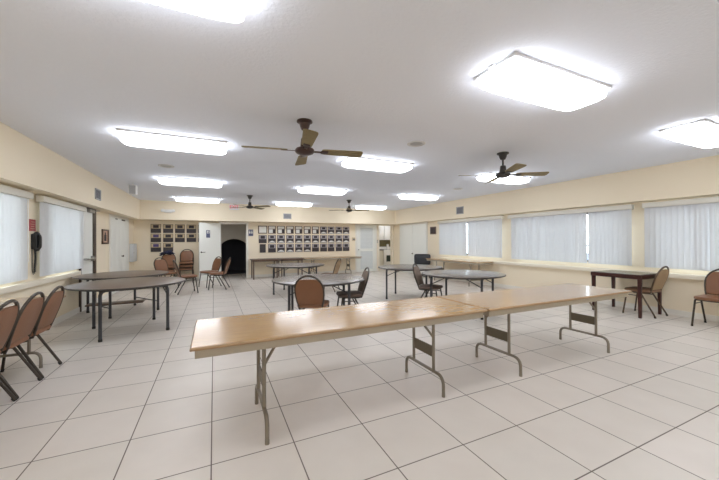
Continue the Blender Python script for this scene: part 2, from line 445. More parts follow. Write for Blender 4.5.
# hall behind the doorway
struct(bobj('floor_hall', (-.8, YB+.12, -.1), (2.4, 17, 0), FLOOR))
struct(bobj('ceiling_hall', (-.8, YB+.12, 2.4), (2.4, 17, 2.5), HALLW))
struct(bobj('wall_hall_left', (-.9, YB+.12, 0), (-.8, 17, 2.5), HALLW))
struct(bobj('wall_hall_right', (2.4, YB+.12, 0), (2.5, 17, 2.5), HALLW))
R, cx, cz = .68, .76, .79
poly = [(-.8, 0), (cx-R, 0)]+[(cx-R*math.cos(PI*k/24), cz+R*math.sin(PI*k/24)) for k in range(25)]+[(cx+R, 0), (2.4, 0), (2.4, 2.4), (-.8, 2.4)]
bm = BM(); prism(bm, poly, .12, Matrix.Translation((0, 14.22, 0)) @ Matrix.Rotation(PI/2, 4, 'X'))
bmesh.ops.triangulate(bm, faces=[f for f in bm.faces if len(f.verts) > 4])
struct(obj('wall_hall_arch', bm, HALLW, smooth=False))
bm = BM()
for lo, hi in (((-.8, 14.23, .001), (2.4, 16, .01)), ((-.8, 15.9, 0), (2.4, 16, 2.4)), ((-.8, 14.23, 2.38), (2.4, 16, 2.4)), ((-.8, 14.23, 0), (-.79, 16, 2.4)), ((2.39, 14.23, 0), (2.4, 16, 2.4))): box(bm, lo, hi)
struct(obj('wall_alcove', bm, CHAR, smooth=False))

# louvered white door in the back wall
bm = BM(); y0, y1 = YB-.035, YB-.002
for lo, hi in (((5.63, y0, .012), (5.8, y1, 2.03)), ((6.4, y0, .012), (6.57, y1, 2.03)), ((5.8, y0, 1.93), (6.4, y1, 2.03)), ((5.8, y0, .9), (6.4, y1, 1.02)), ((5.8, y0, .012), (6.4, y1, .12))): box(bm, lo, hi, bev=.004)
d = struct(obj('door_5', bm, DOORW))
bm = BM(); box(bm, (5.79, YB-.02, 1.0), (6.41, YB-.004, 1.95)); obj('upper_panel', bm, LATT, d, smooth=False)
bm = BM(); box(bm, (5.79, YB-.02, .1), (6.41, YB-.004, .92)); obj('lower_panel', bm, LATT, d, smooth=False)
knob((5.7, YB-.035, .98), (0, -1, 0), d)
bm = BM()
for lo, hi in (((5.57, YB-.02, 0), (5.625, YB, 2.08)), ((6.575, YB-.02, 0), (6.63, YB, 2.08)), ((5.57, YB-.02, 2.035), (6.63, YB, 2.08))): box(bm, lo, hi)
obj('casing', bm, TRIMW, d)
# kitchen pass door
bm = BM(); box(bm, (6.67, YB-.02, 0), (6.75, YB+.14, 2.045)); box(bm, (7.41, YB-.02, 0), (7.49, YB+.14, 2.045)); box(bm, (6.67, YB-.02, 2.045), (7.49, YB+.14, 2.083)); struct(obj('trim_4', bm, SILLM))
KX0, KX1, KY = 6.5, 9.6, 14.6
struct(bobj('floor_kitchen', (KX0, YB+.12, -.1), (KX1, KY+.1, 0), FLOOR))
struct(bobj('ceiling_kitchen', (KX0, YB+.12, 2.45), (KX1, KY+.1, 2.55), CEIL))
struct(bobj('wall_kitchen_left', (KX0-.1, YB+.12, 0), (KX0, KY+.1, 2.5), WALL))
struct(bobj('wall_kitchen_right', (KX1, YB+.12, 0), (KX1+.1, KY+.1, 2.5), WALL))
struct(bobj('wall_kitchen_back', (KX0, KY, 0), (KX1, KY+.1, 2.5), WALL))
struct(bobj('wall_kitchen_backsplash', (KX0, KY-.012, .93), (KX1, KY, 1.4), OLIVE))
struct(bobj('wall_kitchen_front', (XR+.15, YB, 0), (KX1, YB+.12, 2.5), WALL))
def cabinet(name, label, x0, x1, y0, y1, z0, z1, m, doors, cat='kitchen cabinet', toe=False, group=None):
    t = thing(name, label, cat, ((x0+x1)/2, (y0+y1)/2, z0), group=group)
    w, dd, h = x1-x0, y1-y0, z1-z0
    bobj('body', (-w/2, -dd/2+.02, 0), (w/2, dd/2, h), m, t)
    for i in range(doors):
        a = -w/2+w*i/doors+.004; b = -w/2+w*(i+1)/doors-.004
        d = bobj('door', (a, -dd/2-.002, .06 if toe else .006), (b, -dd/2+.019, h-.006), m, t, bev=.004)
        k = b-.04 if i % 2 == 0 else a+.04
        zz = .08 if not toe else h-.12
        bm = BM(); tube(bm, fillet([(k, -dd/2-.002, zz), (k, -dd/2-.03, zz), (k, -dd/2-.03, zz+.1), (k, -dd/2-.002, zz+.1)], .01, 3), .005, 6); obj('handle', bm, STEEL, d)
    return t
cabinet('wall_cabinet', 'white two-door wall cabinet in the kitchen seen through the open doorway', 6.98, 8.0, 14.27, KY-.013, 1.4, 2.25, CABW, 3)
cabinet('wall_cabinet', 'short white wall cabinet above the white kitchen range', 8.02, 8.75, 14.27, KY-.013, 1.4, 2.25, CABW, 2)
cabinet('base_cabinet', 'cream kitchen base cabinet under dark counter, left of the range', 6.9, 7.8, 13.98, KY-.013, 0, .88, CABC, 3, toe=True)
ct = bobj('countertop', (6.88, 13.94, .88), (7.81, KY-.013, .925), CTOP, bev=.006); tag(ct, 'dark kitchen countertop beside the white range', 'countertop')
t = thing('kitchen_range', 'white electric kitchen range with dark oven window, through the doorway', 'range', (8.19, 14.27, 0))
bobj('body', (-.36, -.29, 0), (.36, .31, .9), CABW, t, bev=.006)
d = bobj('oven_door', (-.34, -.315, .2), (.34, -.288, .74), CABW, t, bev=.005)
bobj('oven_window', (-.24, -.32, .3), (.24, -.314, .62), OVEN, d)
bm = BM(); tube(bm, [(-.28, -.316, .69), (-.28, -.35, .69), (.28, -.35, .69), (.28, -.316, .69)], .009, 6); obj('handle', bm, WHITEP, d)
bobj('control_panel', (-.36, .2, .9), (.36, .31, 1.05), CABW, t, bev=.006)
for i in range(4):
    bm = BM(); lathe(bm, [(.09, 0), (.09, .008), (.0, .008)] if 0 else [(.085, .0), (.085, .008), (.02, .01)], (-.17+.34*(i % 2), -.13+.22*(i//2), .9), 18); obj('burner', bm, BLACK, t)
t = thing('paper_towel_roll', 'white paper towel roll standing on the white kitchen range', 'paper towel', (8.19, 14.25, .9))
bm = BM(); lathe(bm, [(.075, 0), (.075, .01)], seg=20); obj('base', bm, STEEL, t)
bm = BM(); lathe(bm, [(.055, .012), (.057, .03), (.057, .26), (.053, .275), (.012, .275)], seg=24); obj('roll', bm, PWHITE, t)
bm = BM(); tube(bm, [(0, 0, .27), (0, 0, .31)], .007, 8); obj('spindle', bm, STEEL, t)

# ------------------------------------------------------------------ ceiling lights
def make_light(label, x, y, z=ZC, group='wraparound ceiling lights'):
    t = thing('ceiling_light', label, 'ceiling light', (x, y, z), group=group)
    bobj('back_pan', (-.60, -.2, -.025), (.60, .2, 0), PANM, t, bev=.004)
    bm = BM(); loft(bm, [sup(.597, .196, -.016, 9), sup(.605, .198, -.05, 9), sup(.6, .19, -.085, 8), sup(.57, .165, -.105, 7), sup(.5, .11, -.112, 6)])
    obj('lens', bm, LENS, t)
    for s in (-1, 1):
        bobj('end_clip', (s*.6-.02, -.03, -.015), (s*.6+.03, .03, -.002), PANM, t, bev=.003)
    return t
t = thing('ceiling_light', 'added kitchen ceiling light above the range, out of sight over the doorway', 'ceiling light', (8.0, 13.5, 2.45))  # added unseen lamp that lights the kitchen
bobj('back_pan', (-.5, -.16, -.025), (.5, .16, 0), PANM, t, bev=.004)
bm = BM(); loft(bm, [sup(.5, .16, -.02, 8), sup(.5, .16, -.06, 8), sup(.42, .1, -.09, 6)]); obj('lens', bm, LENS, t)
LX = (-.44, 2.54, 5.54); LY = (1.755, 4.74, 7.76, 10.92)
lab = {(0, 0): 'bright wraparound ceiling light cut off by the top edge of the photo',
 (1, 0): 'largest rounded ceiling light, upper right, nearest over the folding tables',
 (2, 0): 'bright ceiling light cut off at the right edge of the photo',
 (0, 1): 'long wraparound ceiling light at left, nearest of the left-hand row',
 (1, 1): 'wraparound ceiling light just right of the nearest brown fan',
 (2, 1): 'ceiling light behind the dark-motored fan on the right',
 (0, 2): 'ceiling light second in the left row, near the hanging white speaker box',
 (1, 2): 'ceiling light in the middle row behind and right of the nearest brown fan',
 (2, 2): 'ceiling light above the white double closet doors on right',
 (0, 3): 'farthest ceiling light of the left row, beside the red exit sign',
 (1, 3): 'farthest ceiling light of the middle row, right of the far left fan',
 (2, 3): 'farthest ceiling light on the right, beside the far right fan'}
first = None
for i, x in enumerate(LX):
    for j, y in enumerate(LY):
        if first is None: first = make_light(lab[(i, j)], x, y)
        else: dup(first, (x, y, ZC), 0, lab[(i, j)], 'wraparound ceiling lights')
for i, x in enumerate(LX):
    dup(first, (x, -1.34, ZC), 0, 'wraparound ceiling light behind the camera, outside the photo', 'ceiling lights behind the camera')

# ------------------------------------------------------------------ ceiling fans
def make_fan(label, x, y, mm, a0, r=.66):
    t = thing('ceiling_fan', label, 'ceiling fan', (x, y, ZC), math.radians(a0), 'four-blade ceiling fans')
    bm = BM(); lathe(bm, [(.02, 0), (.085, 0), (.087, -.015), (.06, -.03), (.05, -.07), (.035, -.1), (.015, -.105)]); obj('canopy', bm, mm, t)
    bm = BM(); tube(bm, [(0, 0, -.09), (0, 0, -.26)], .014, 10); obj('downrod', bm, mm, t)
    bm = BM(); lathe(bm, [(.016, -.19), (.04, -.2), (.045, -.24), (.05, -.295), (.095, -.31), (.106, -.325), (.106, -.345), (.09, -.362), (.05, -.378), (.02, -.383), (.006, -.383)]); obj('motor_housing', bm, mm, t)
    for k in range(4):
        a = k*PI/2; M = Matrix.Rotation(a, 4, 'Z') @ Matrix.Translation((0, 0, -.335)) @ Matrix.Rotation(math.radians(-11), 4, 'X')
        bm = BM(); poly = [(.19, -.045), (.22, -.055), (r-.04, -.072), (r-.012, -.066), (r, -.045), (r, .045), (r-.012, .066), (r-.04, .072), (.22, .055), (.19, .045)]
        prism(bm, poly, .008, M); b = obj('blade', bm, FANB, t)
        bm = BM(); box(bm, (.1, -.018, -.006), (.2, .018, 0), M, bev=.002); box(bm, (.18, -.035, -.006), (.26, .035, 0), M, bev=.002); obj('blade_iron', bm, mm, b)
    return t
f1 = make_fan('nearest brown ceiling fan, four wooden blades, left of photo centre', .92, 3.43, FANM, -10)
f2 = make_fan('dark-motored ceiling fan on the right in front of a lit ceiling light', 4.03, 3.46, FANK, 61)
dup(f2, (.95, 9.65, ZC), math.radians(-42), 'small far ceiling fan beside the red exit sign', 'four-blade ceiling fans')
dup(f2, (4.02, 9.5, ZC), math.radians(-24), 'small far ceiling fan right of photo centre, above the plaques', 'four-blade ceiling fans')

# ceiling speakers and wall fittings
def speaker(label, x, y):
    t = thing('ceiling_speaker', label, 'ceiling speaker', (x, y, ZC), group='round ceiling speakers')
    bm = BM(); lathe(bm, [(.125, 0), (.125, -.008), (.105, -.014), (.1, -.006)], seg=28); obj('rim', bm, PANM, t)
    bm = BM(); lathe(bm, [(.101, -.004), (.06, -.009), (.01, -.01)], seg=28); obj('grille', bm, GRILL, t)
speaker('round grey ceiling speaker right of the nearest fan', 2.53, 3.6)
speaker('small round ceiling speaker between the first two lights of left row', -.76, 6.45)
speaker('small round ceiling speaker beyond the right-hand fan', 5.75, 6.35)
t = thing('box_speaker', 'small white box speaker hung high near the left soffit', 'speaker', (-1.69, 8.77, ZC))
bobj('bracket', (-.02, -.02, -.03), (.02, .02, 0), WHITEP, t)
bobj('cabinet', (-.075, -.08, -.25), (.075, .08, -.028), WHITEP, t, bev=.012)
bobj('grille', (-.06, -.084, -.235), (.06, -.079, -.045), GRILL, t)
def vent(label, c, axis, inn, w=.3, h=.21):
    rz = {('x', 1): PI/2, ('x', -1): -PI/2, ('y', -1): 0}[(axis, inn)]
    t = thing('wall_vent', label, 'air vent', c, rz, 'air vents on the soffit')
    bobj('backing', (-w/2+.01, -.006, -h/2+.01), (w/2-.01, 0, h/2-.01), VENTD, t)
    bm = BM()
    for lo, hi in (((-w/2, -.014, -h/2), (w/2, 0, -h/2+.025)), ((-w/2, -.014, h/2-.025), (w/2, 0, h/2)), ((-w/2, -.014, -h/2), (-w/2+.025, 0, h/2)), ((w/2-.025, -.014, -h/2), (w/2, 0, h/2))): box(bm, lo, hi)
    obj('frame', bm, GRILL, t)
    bm = BM()
    for k in range(9):
        z = -h/2+.035+(h-.07)*k/8
        box(bm, (-w/2+.02, -.004, -.0015), (w/2-.02, .004, .0015), Matrix.Translation((0, -.008, z)) @ Matrix.Rotation(.6, 4, 'X'))
    obj('louvers', bm, GRILL, t)
vent('grey louvered air vent on the left soffit', (-2.14, 8.02, 2.33), 'x', 1, .34, .22)
vent('dark grey air vent on the back soffit above the plaques', (2.53, 12.0, 2.31), 'y', -1, .3, .2)
vent('grey air vent on the right soffit', (7.3, 7.96, 2.34), 'x', -1, .32, .24)
t = thing('emergency_light', 'white twin-head emergency light on the back soffit above left plaques', 'emergency light', (-1.36, 12.0, 2.37))
bobj('housing', (-.11, -.06, -.05), (.11, 0, .05), WHITEP, t, bev=.012)
for s in (-1, 1):
    bm = BM(); lathe(bm, [(.012, 0), (.045, .015), (.05, .05), (.045, .056), (.004, .058)], seg=18); bm.transform(Matrix.Translation((s*.15, -.03, .01)) @ Matrix.Rotation(PI/2, 4, 'X')); obj('lamp_head', bm, WHITEP, t)
    bm = BM(); tube(bm, [(s*.1, -.03, .01), (s*.15, -.03, .01)], .01, 6); obj('swivel', bm, WHITEP, t)
t = thing('exit_sign', 'white exit sign with red letters on the back soffit', 'exit sign', (.65, 12.0, 2.58))
bobj('housing', (-.155, -.05, -.1), (.155, 0, .1), WHITEP, t, bev=.006)
def text(name, body, size, M, m, parent, ext=.002):
    cu = bpy.data.curves.new(name, 'FONT'); cu.body = body; cu.size = size; cu.align_x = 'CENTER'; cu.align_y = 'CENTER'; cu.extrude = ext; cu.offset = size*.012
    o = bpy.data.objects.new('tmp', cu); COL.objects.link(o)
    bpy.context.view_layer.update()
    me = bpy.data.meshes.new_from_object(o.evaluated_get(bpy.context.evaluated_depsgraph_get()))
    bpy.data.objects.remove(o); me.transform(M); me.materials.clear(); me.materials.append(m); me.name = name
    q = bpy.data.objects.new(name, me); COL.objects.link(q); q.parent = parent; return q
text('letters', 'EXIT', .145, Matrix.Translation((0, -.053, 0)) @ Matrix.Rotation(PI/2, 4, 'X'), REDE, t, .003)

# wall phone, red sign, pictures
t = thing('wall_telephone', 'black wall telephone with hanging coiled cord between the left blinds', 'telephone', (XL, 6.15, 1.26))
bobj('base_plate', (0, -.045, .005), (.068, .045, .23), BLACK, t, bev=.015)
bm = BM(); pts = fillet([(.05, 0, .0), (.085, 0, .03), (.085, 0, .2), (.05, 0, .235)], .03, 4); tube(bm, pts, .02, 10)
for z in (.01, .225): T = bmesh.new(); bmesh.ops.create_uvsphere(T, u_segments=14, v_segments=10, radius=.036); T.transform(Matrix.Translation((.05, 0, z))); join(bm, T)
obj('handset', bm, BLACK, t)
bm = BM(); tube(bm, [(.03+.012*math.cos(k*.9), .012*math.sin(k*.9)+.012*math.sin(k*.03), -k*.0021) for k in range(160)]+[(.03, .0, -.34), (.02, -.02, -.36), (.012, -.03, -.3), (.01, -.03, .02)], .005, 5); obj('coiled_cord', bm, BLACK, t)
t = thing('wall_notice', 'small red notice plate above the black wall telephone', 'notice', (XL, 6.15, 1.53))
bobj('plate', (0, -.085, 0), (.006, .085, .17), RED, t)
bm = BM()
for k, (a, b) in enumerate(((-.06, .06), (-.05, .04), (-.06, .05), (-.04, .06))): box(bm, (.006, a, .03+k*.033), (.0072, b, .038+k*.033))
obj('printed_lines', bm, PINK, t)
t = thing('framed_picture', 'dark framed picture of figures on the left wall between doors', 'picture', (XL, 9.49, 1.32))
bm = BM()
for lo, hi in (((0, -.24, 0), (.03, .24, .035)), ((0, -.24, .315), (.03, .24, .35)), ((0, -.24, 0), (.03, -.19, .35)), ((0, .19, 0), (.03, .24, .35))): box(bm, lo, hi, bev=.004)
obj('frame', bm, DKW, t)
bobj('mat_board', (.001, -.2, .03), (.01, .2, .32), PINK, t)
bm = BM(); box(bm, (.01, -.07, .07), (.012, .09, .22)); box(bm, (.01, -.03, .22), (.012, .05, .28)); obj('picture_print', bm, PDARK, t)
t = thing('framed_picture', 'small square dark picture on the right wall left of the windows', 'picture', (XR, 9.6, 1.6))
bobj('frame', (-.025, -.17, 0), (0, .17, .28), DKW, t, bev=.006)
bobj('picture_print', (-.028, -.13, .04), (-.024, .13, .24), PDARK, t)
bm = BM()
for sy in (-1, 1):
    for zz in (.09, .19): box(bm, (-.031, sy*.07-.028, zz-.022), (-.027, sy*.07+.028, zz+.022))
obj('picture_motif', bm, PBROWN, t)
t = thing('electrical_box', 'pale grey metal box on the left wall in the far corner', 'wall box', (XL, 12.16, .74))
bobj('housing', (0, -.25, 0), (.1, .25, .57), GREYBOX, t, bev=.006); bobj('cover', (.1, -.235, .015), (.108, .235, .555), GREYBOX, t, bev=.003)
bm = BM(); box(bm, (.108, -.2, .27), (.116, -.17, .31)); obj('latch', bm, STEEL, t)
t = thing('thermostat', 'small beige thermostat on the back wall left of the louvered door', 'thermostat', (5.5, YB, 1.36))
bobj('plate', (-.085, -.012, 0), (.085, 0, .15), PBEIGE, t, bev=.004); bobj('display', (-.045, -.016, .04), (.045, -.011, .1), VENTD, t); 
t = thing('light_switch', 'small wall switch between louvered door and kitchen doorway', 'light switch', (6.65, YB-.02, 1.27))
bobj('plate', (-.019, -.006, 0), (.019, 0, .13), STEEL, t, bev=.002); bobj('toggle', (-.005, -.016, .05), (.005, -.005, .08), WHITEP, t)
t = thing('restroom_sign', 'blue-grey sign plate with two white figures right of the doorway', 'sign', (1.26, YB, 1.57))
bobj('plate', (-.085, -.008, 0), (.085, 0, .24), SIGNB, t)
for s in (-1, 1):
    bm = BM(); lathe(bm, [(.017, 0), (.017, .002)], seg=16); bm.transform(Matrix.Translation((s*.038, -.008, .185)) @ Matrix.Rotation(PI/2, 4, 'X'))
    prism(bm, [(-.026, 0), (.026, 0), (.02, .07), (-.02, .07)] if s > 0 else [(-.02, 0), (.02, 0), (.026, .07), (-.026, .07)], .002, Matrix.Translation((s*.038, -.008, .09)) @ Matrix.Rotation(PI/2, 4, 'X'))
    obj('figure', bm, PWHITE, t)

# ------------------------------------------------------------------ plaques
ORD = ['first', 'second', 'third', 'fourth', 'fifth', 'sixth', 'seventh', 'eighth', 'ninth', 'tenth', 'eleventh']
def plaque(kind, label, group, x, z, w, h, name='memorial_plaque', cat='plaque'):
    t = thing(name, label, cat, (x, YB, z), group=group)
    F = -.022
    def B(nm, x0, x1, z0, z1, m, f=F, th=.003): return bobj(nm, (-w/2+x0*w, f-th, z0*h), (-w/2+x1*w, f, z1*h), m, t)
    bobj('board', (-w/2, F, 0), (w/2, 0, h), {'left': PBROWN, 'grey': PBROWN, 'dark': PBROWN, 'white': DKW, 'doc': DKW, 'small': PBROWN}[kind], t, bev=.003)
    if kind == 'left':
        B('mount', .04, .96, .5, .96, PBEIGE); B('photo', .24, .78, .56, .9, PDARK, F-.003); B('name_plate', .06, .94, .04, .46, PTEXT)
    elif kind == 'grey':
        B('mount', .06, .94, .55, .96, PGREY); B('photo', .26, .74, .62, .9, PDARK, F-.003); B('name_plate', .06, .94, .3, .54, PTEXT)
        bm = BM(); n = 10
        poly = [(-w*.42, .06*h), (w*.42, .06*h), (w*.42, .16*h)]+[(w*.26*math.cos(PI*k/n), .17*h+.11*h*math.sin(PI*k/n)) for k in range(n+1)]+[(-w*.42, .16*h)]
        prism(bm, poly, .003, Matrix.Translation((0, F, 0)) @ Matrix.Rotation(PI/2, 4, 'X')); obj('inscription_scroll', bm, PWHITE, t)
    elif kind == 'dark':
        B('mount', .06, .94, .5, .96, PGREY); B('photo', .22, .78, .55, .9, PDARK, F-.003); B('name_plate', .06, .94, .05, .47, PTEXT)
    elif kind == 'small':
        B('name_plate', .08, .92, .05, .8, PTEXT); B('photo', .1, .9, .84, .95, PDARK)
    elif kind == 'white': B('certificate', .1, .9, .1, .9, PWHITE)
    elif kind == 'doc':
        B('heading_card', .1, .9, .64, .94, PWHITE); B('certificate', .12, .6, .08, .56, PWHITE); B('photo', .64, .9, .1, .5, PDARK)
    return t
rowsL = [(1.655, .295), (1.345, .285), (1.0, .29)]; rown = ['top', 'middle', 'bottom']
colsL = [(-1.775, .295), (-1.42, .295), (-1.07, .295), (-.72, .295), (-.37, .29)]
for c, (x, w) in enumerate(colsL):
    for r in range(3):
        if r == 2 and c > 1: continue
        z, h = rowsL[r]
        if r == 2: z = 1.02
        edge = ', half hidden by the open white door' if c == 4 else ''
        q = plaque('left', 'plaque left of the open door, %s row, %s from the left' % (rown[r], ORD[c]) if c < 4 else 'plaque in the %s row half hidden behind the open white door' % rown[r], 'plaques left of the open door', x, z+.01, w, h)
        if c == 0 and r > 0:
            for ch in q.children:
                if ch.name.startswith('photo'): ch.data.materials.clear(); ch.data.materials.append(PVIOL)
colsR = [1.69, 2.037, 2.383, 2.736, 3.086, 3.434, 3.779, 4.127, 4.458, 4.805, 5.135]
for c, x in enumerate(colsR):
    for r, (z, h) in enumerate(((1.66, .3), (1.295, .31), (.935, .32))):
        w = .29
        if r == 0: kind = 'white' if c == 0 else ('doc' if c < 7 else 'grey')
        elif c == 0: kind = 'dark' if r == 1 else 'small'; w = (.29, .29, .22)[r]
        elif r == 2 and (c == 1 or c > 5): kind = 'dark'
        else: kind = 'grey'
        if r == 0 and c == 0: w = .335
        look = {'white': 'framed white certificate', 'doc': 'framed plaque with white certificates', 'grey': 'brown plaque with white scroll',
                'dark': 'all-dark brown plaque', 'small': 'small plain brown plaque'}[kind]
        plaque(kind, '%s, %s row of large display, %s from left' % (look, rown[r], ORD[c]), 'plaques in the large wall display', x, z, w, h)

# ------------------------------------------------------------------ chairs (x forward, y sideways, origin on the floor)
def make_chair(vin, seatm, backm, tubem, label, loc, rz, group=None, cat='chair'):
    t = thing('banquet_chair', label, cat, loc, rz, group)
    # seat cushion
    bm = BM(); loft(bm, [sup(.195, .19, .425, 5), sup(.212, .208, .432, 5), sup(.215, .212, .45, 5), sup(.205, .202, .47, 5), sup(.16, .16, .48, 4)])
    obj('seat', bm, seatm, t)
    # leaning back: plane with origin b0, up direction bu
    b0 = Vector((-.19, 0, .445)); bu = Vector((-.30, 0, .954)).normalized(); nn = Vector((bu.z, 0, -bu.x))
    P = lambda y, s, d=0: b0+bu*s+Vector((0, y, 0))+nn*d
    arch = [(-.165, .0), (-.185, .09), (-.197, .18), (-.2, .25)]
    top = [(-.2*math.cos(PI*k/14), .25+.215*math.sin(PI*k/14)) for k in range(1, 14)]
    half = arch+top+[(-y, s) for y, s in arch[::-1]]
    under = [(.06, -.165, .408), (-.12, -.165, .408), (-.18, -.165, .415)]
    path = [Vector(q) for q in under]+[P(y, s) for y, s in half]+[Vector((q[0], -q[1], q[2])) for q in under[::-1]]
    bm = BM(); tube(bm, path, .0138, 8); obj('back_frame', bm, tubem, t)
    # upholstered panel with an open hand-hold below the top of the arch
    ins = .009
    side = [(-.163, .035), (-.178, .09), (-.189, .18), (-.191, .25)]+[(-.191*math.cos(PI*k/14), .25+.2*math.sin(PI*k/14)) for k in range(1, 5)]
    smax = side[-1][1]
    side = side+[(-.05, smax+.006)]
    outl = side+[(-y, s) for y, s in side[::-1]]
    bm = BM(); rings = []
    for d, k in ((-.012, .96), (-.009, 1), (.008, 1), (.02, .95), (.026, .8)):
        cy, cs = 0, .22
        rings.append([P(cy+(y-cy)*k, cs+(s-cs)*k, d) for y, s in outl])
    loft(bm, rings); bk = obj('backrest', bm, vin, t)
    if backm:
        bm = BM(); loft(bm, [[P(y*.955, .22+(s-.22)*.955, -.0165) for y, s in outl], [P(y*.955, .22+(s-.22)*.955, -.0118) for y, s in outl]]); obj('rear_panel', bm, backm, bk)
    for s in (-1, 1):
        for x0, x1 in ((.15, .205), (-.05, -.27)):
            bm = BM(); tube(bm, [(x0, s*.185, .415), (x1, s*.205, .012)], .0132, 8); lg = obj('leg', bm, tubem, t)
            k = .03/.403; bm = BM(); tube(bm, [(x1+(x0-x1)*k, s*(.205-.02*k), .03), (x1, s*.205, 0)], .0148, 8); obj('foot_cap', bm, RUBBER, lg)
        bm = BM(); tube(bm, [(.158, s*.189, .355), (-.085, s*.189, .355)], .008, 6); obj('stretcher', bm, tubem, t)
    bm = BM(); tube(bm, fillet([(.15, -.185, .413), (.15, .185, .413), (-.05, .185, .413), (-.05, -.185, .413)], .01, 2), .0105, 6, closed=True); obj('seat_frame', bm, tubem, t)
    return t
R_ = math.radians
cB = make_chair(VINYL, VINYL, None, TUBE, 'brown vinyl chair with back to room, nearest the exit door in left row', (-1.83, 4.4, 0), PI, 'chairs pushed in at the left wall table')
dup(cB, (-1.83, 3.95, 0), PI, 'brown vinyl chair in left row, between two other chairs', 'chairs pushed in at the left wall table')
dup(cB, (-1.83, 3.51, 0), PI, 'brown vinyl chair cut off by the left edge of the photo', 'chairs pushed in at the left wall table')
dup(cB, (1.32, 4.46, 0), R_(60), 'brown vinyl chair seen from behind at the middle round table, behind the long folding tables')
dup(cB, (7.01, 2.1, 0), PI, 'brown vinyl chair facing the room, cut off by the right edge of the photo')
dup(cB, (-.64, 9.57, 0), R_(14), 'brown chair in side view facing right, beside the left round tables')
dup(cB, (-1.25, 10.75, 0), R_(-46), 'brown chair facing camera behind the left round tables, below the navy cloth')
dup(cB, (-.14, 10.6, 0), R_(212), 'brown chair before the open white door, its backrest turned to the camera')
dup(cB, (.1, 9.98, 0), R_(166), 'brown chair seen from the side before the dark doorway, backrest on the right')
STK = ['bottom', 'middle', 'top']
for k in range(3): dup(cB, (-.85, 12.1-.012*k, .105*k), -PI/2, '%s chair of the brown stack against the wall beside the open white door' % STK[k], 'stacked brown chairs at the back wall')
for k in range(2): dup(cB, (-1.36, 11.8-.012*k, .105*k), -PI/2, '%s chair of the short stack under the navy cloth' % ('lower', 'upper')[k], 'short stack of brown chairs')
cT = make_chair(TAN, SEATB, TAN, TUBET, 'tan-backed chair tucked under the square mahogany table', (7.1, 3.06, 0), PI/2)
dup(cT, (2.84, 8.2, 0), R_(140), 'tan-backed chair standing right of the farthest round table')
cG = make_chair(GREYF, GREYS, TAN, TUBE, 'taupe chair tucked under the right front round table, seat facing right', (3.88, 5.06, 0), R_(-52))
dup(cG, (2.12, 5.02, 0), R_(168), 'taupe chair at the right side of the middle round table, seat facing left')

# black padded armchair near the closet doors
t = thing('padded_chair', 'black padded chair between wall table and white closet doors', 'chair', (7.02, 9.66, 0), R_(-128))
bm = BM(); loft(bm, [sup(.27, .27, .33, 6), sup(.29, .29, .36, 6), sup(.29, .29, .43, 6), sup(.25, .25, .46, 5)]); obj('seat', bm, BLACKV, t)
bm = BM(); M = Matrix.Translation((-.28, 0, .44)) @ Matrix.Rotation(R_(-10), 4, 'Y')
loft(bm, [sup(.05, .27, .0, 5), sup(.06, .3, .05, 5), sup(.06, .31, .3, 5), sup(.05, .3, .38, 5), sup(.025, .25, .41, 5)]); bm.transform(M); obj('backrest', bm, BLACKV, t)
for s in (-1, 1):
    for x in (.22, -.24):
        bm = BM(); tube(bm, [(x, s*.25, .36), (x*1.08, s*.27, 0)], .016, 8); obj('leg', bm, BLACK, t)

# navy cloth lying over the chair back
bm = BM(); T = bmesh.new(); bmesh.ops.create_icosphere(T, subdivisions=4, radius=1)
from mathutils import noise
for v in T.verts:
    n = noise.noise(v.co*2.0)*.5+noise.noise(v.co*4.5)*.3
    c = v.co*(1+n); x = c.x*.19
    lump = .55+.6*abs(math.sin(x*11+.6))
    v.co = Vector((x, c.y*.07, c.z*.062*lump-.05*(x/.19)**2-(.12*max(0, -x-.06) if x < 0 else 0)))
join(bm, T)
q = obj('crumpled_cloth', bm, NAVY, loc=(-1.4, 12.08, 1.02)); tag(q, 'crumpled navy cloth lying on top of the brown chair backs', 'cloth')

# ------------------------------------------------------------------ tables
def round_table(label, cx, cy, phi, topm, R=.76, z=.738):
    t = thing('round_table', label, 'round table', (cx, cy, 0), R_(phi), 'round folding tables')
    ring = lambda r, zz, n=64: [(r*math.cos(2*PI*k/n), r*math.sin(2*PI*k/n), zz) for k in range(n)]
    bm = BM(); loft(bm, [ring(R-.012, z-.02), ring(R-.004, z-.012), ring(R-.004, z-.001), ring(R-.008, z)]); obj('tabletop', bm, topm, t)
    bm = BM(); a = [ring(R-.01, z-.024), ring(R, z-.021), ring(R+.002, z-.012), ring(R-.0005, z-.002), ring(R-.006, z-.0025), ring(R-.012, z-.024)]
    loft(bm, a, cap=False); obj('edge_band', bm, EDGEB, t)
    bm = BM(); loft(bm, [ring(.66, z-.045), ring(.66, z-.02), ring(.63, z-.02), ring(.63, z-.045), ring(.66, z-.045)], cap=False); obj('apron', bm, EDGEB, t)
    hx, hy = .405, .46
    for sy in (-1, 1):
        for sx in (-1, 1):
            bm = BM(); tube(bm, fillet([(sx*hx, sy*hy, 0), (sx*hx, sy*hy, z-.045), (sx*(hx-.16), sy*hy, z-.045)], .09, 6), .0215, 10); lg = obj('leg', bm, LEGB, t)
            bm = BM(); tube(bm, [(sx*hx, sy*hy, 0), (sx*hx, sy*hy, .035)], .025, 10); obj('foot_cap', bm, RUBBER, lg)
        bm = BM(); tube(bm, [(hx-.14, sy*hy, z-.045), (-hx+.14, sy*hy, z-.045)], .016, 8); obj('cross_rail', bm, LEGB, t)
        for sx in (-1, 1):
            bm = BM(); tube(bm, [(sx*hx, sy*hy, z-.2), (sx*(hx-.02), sy*(hy-.32), z-.04)], .009, 6); obj('brace', bm, LEGB, t)
    return t
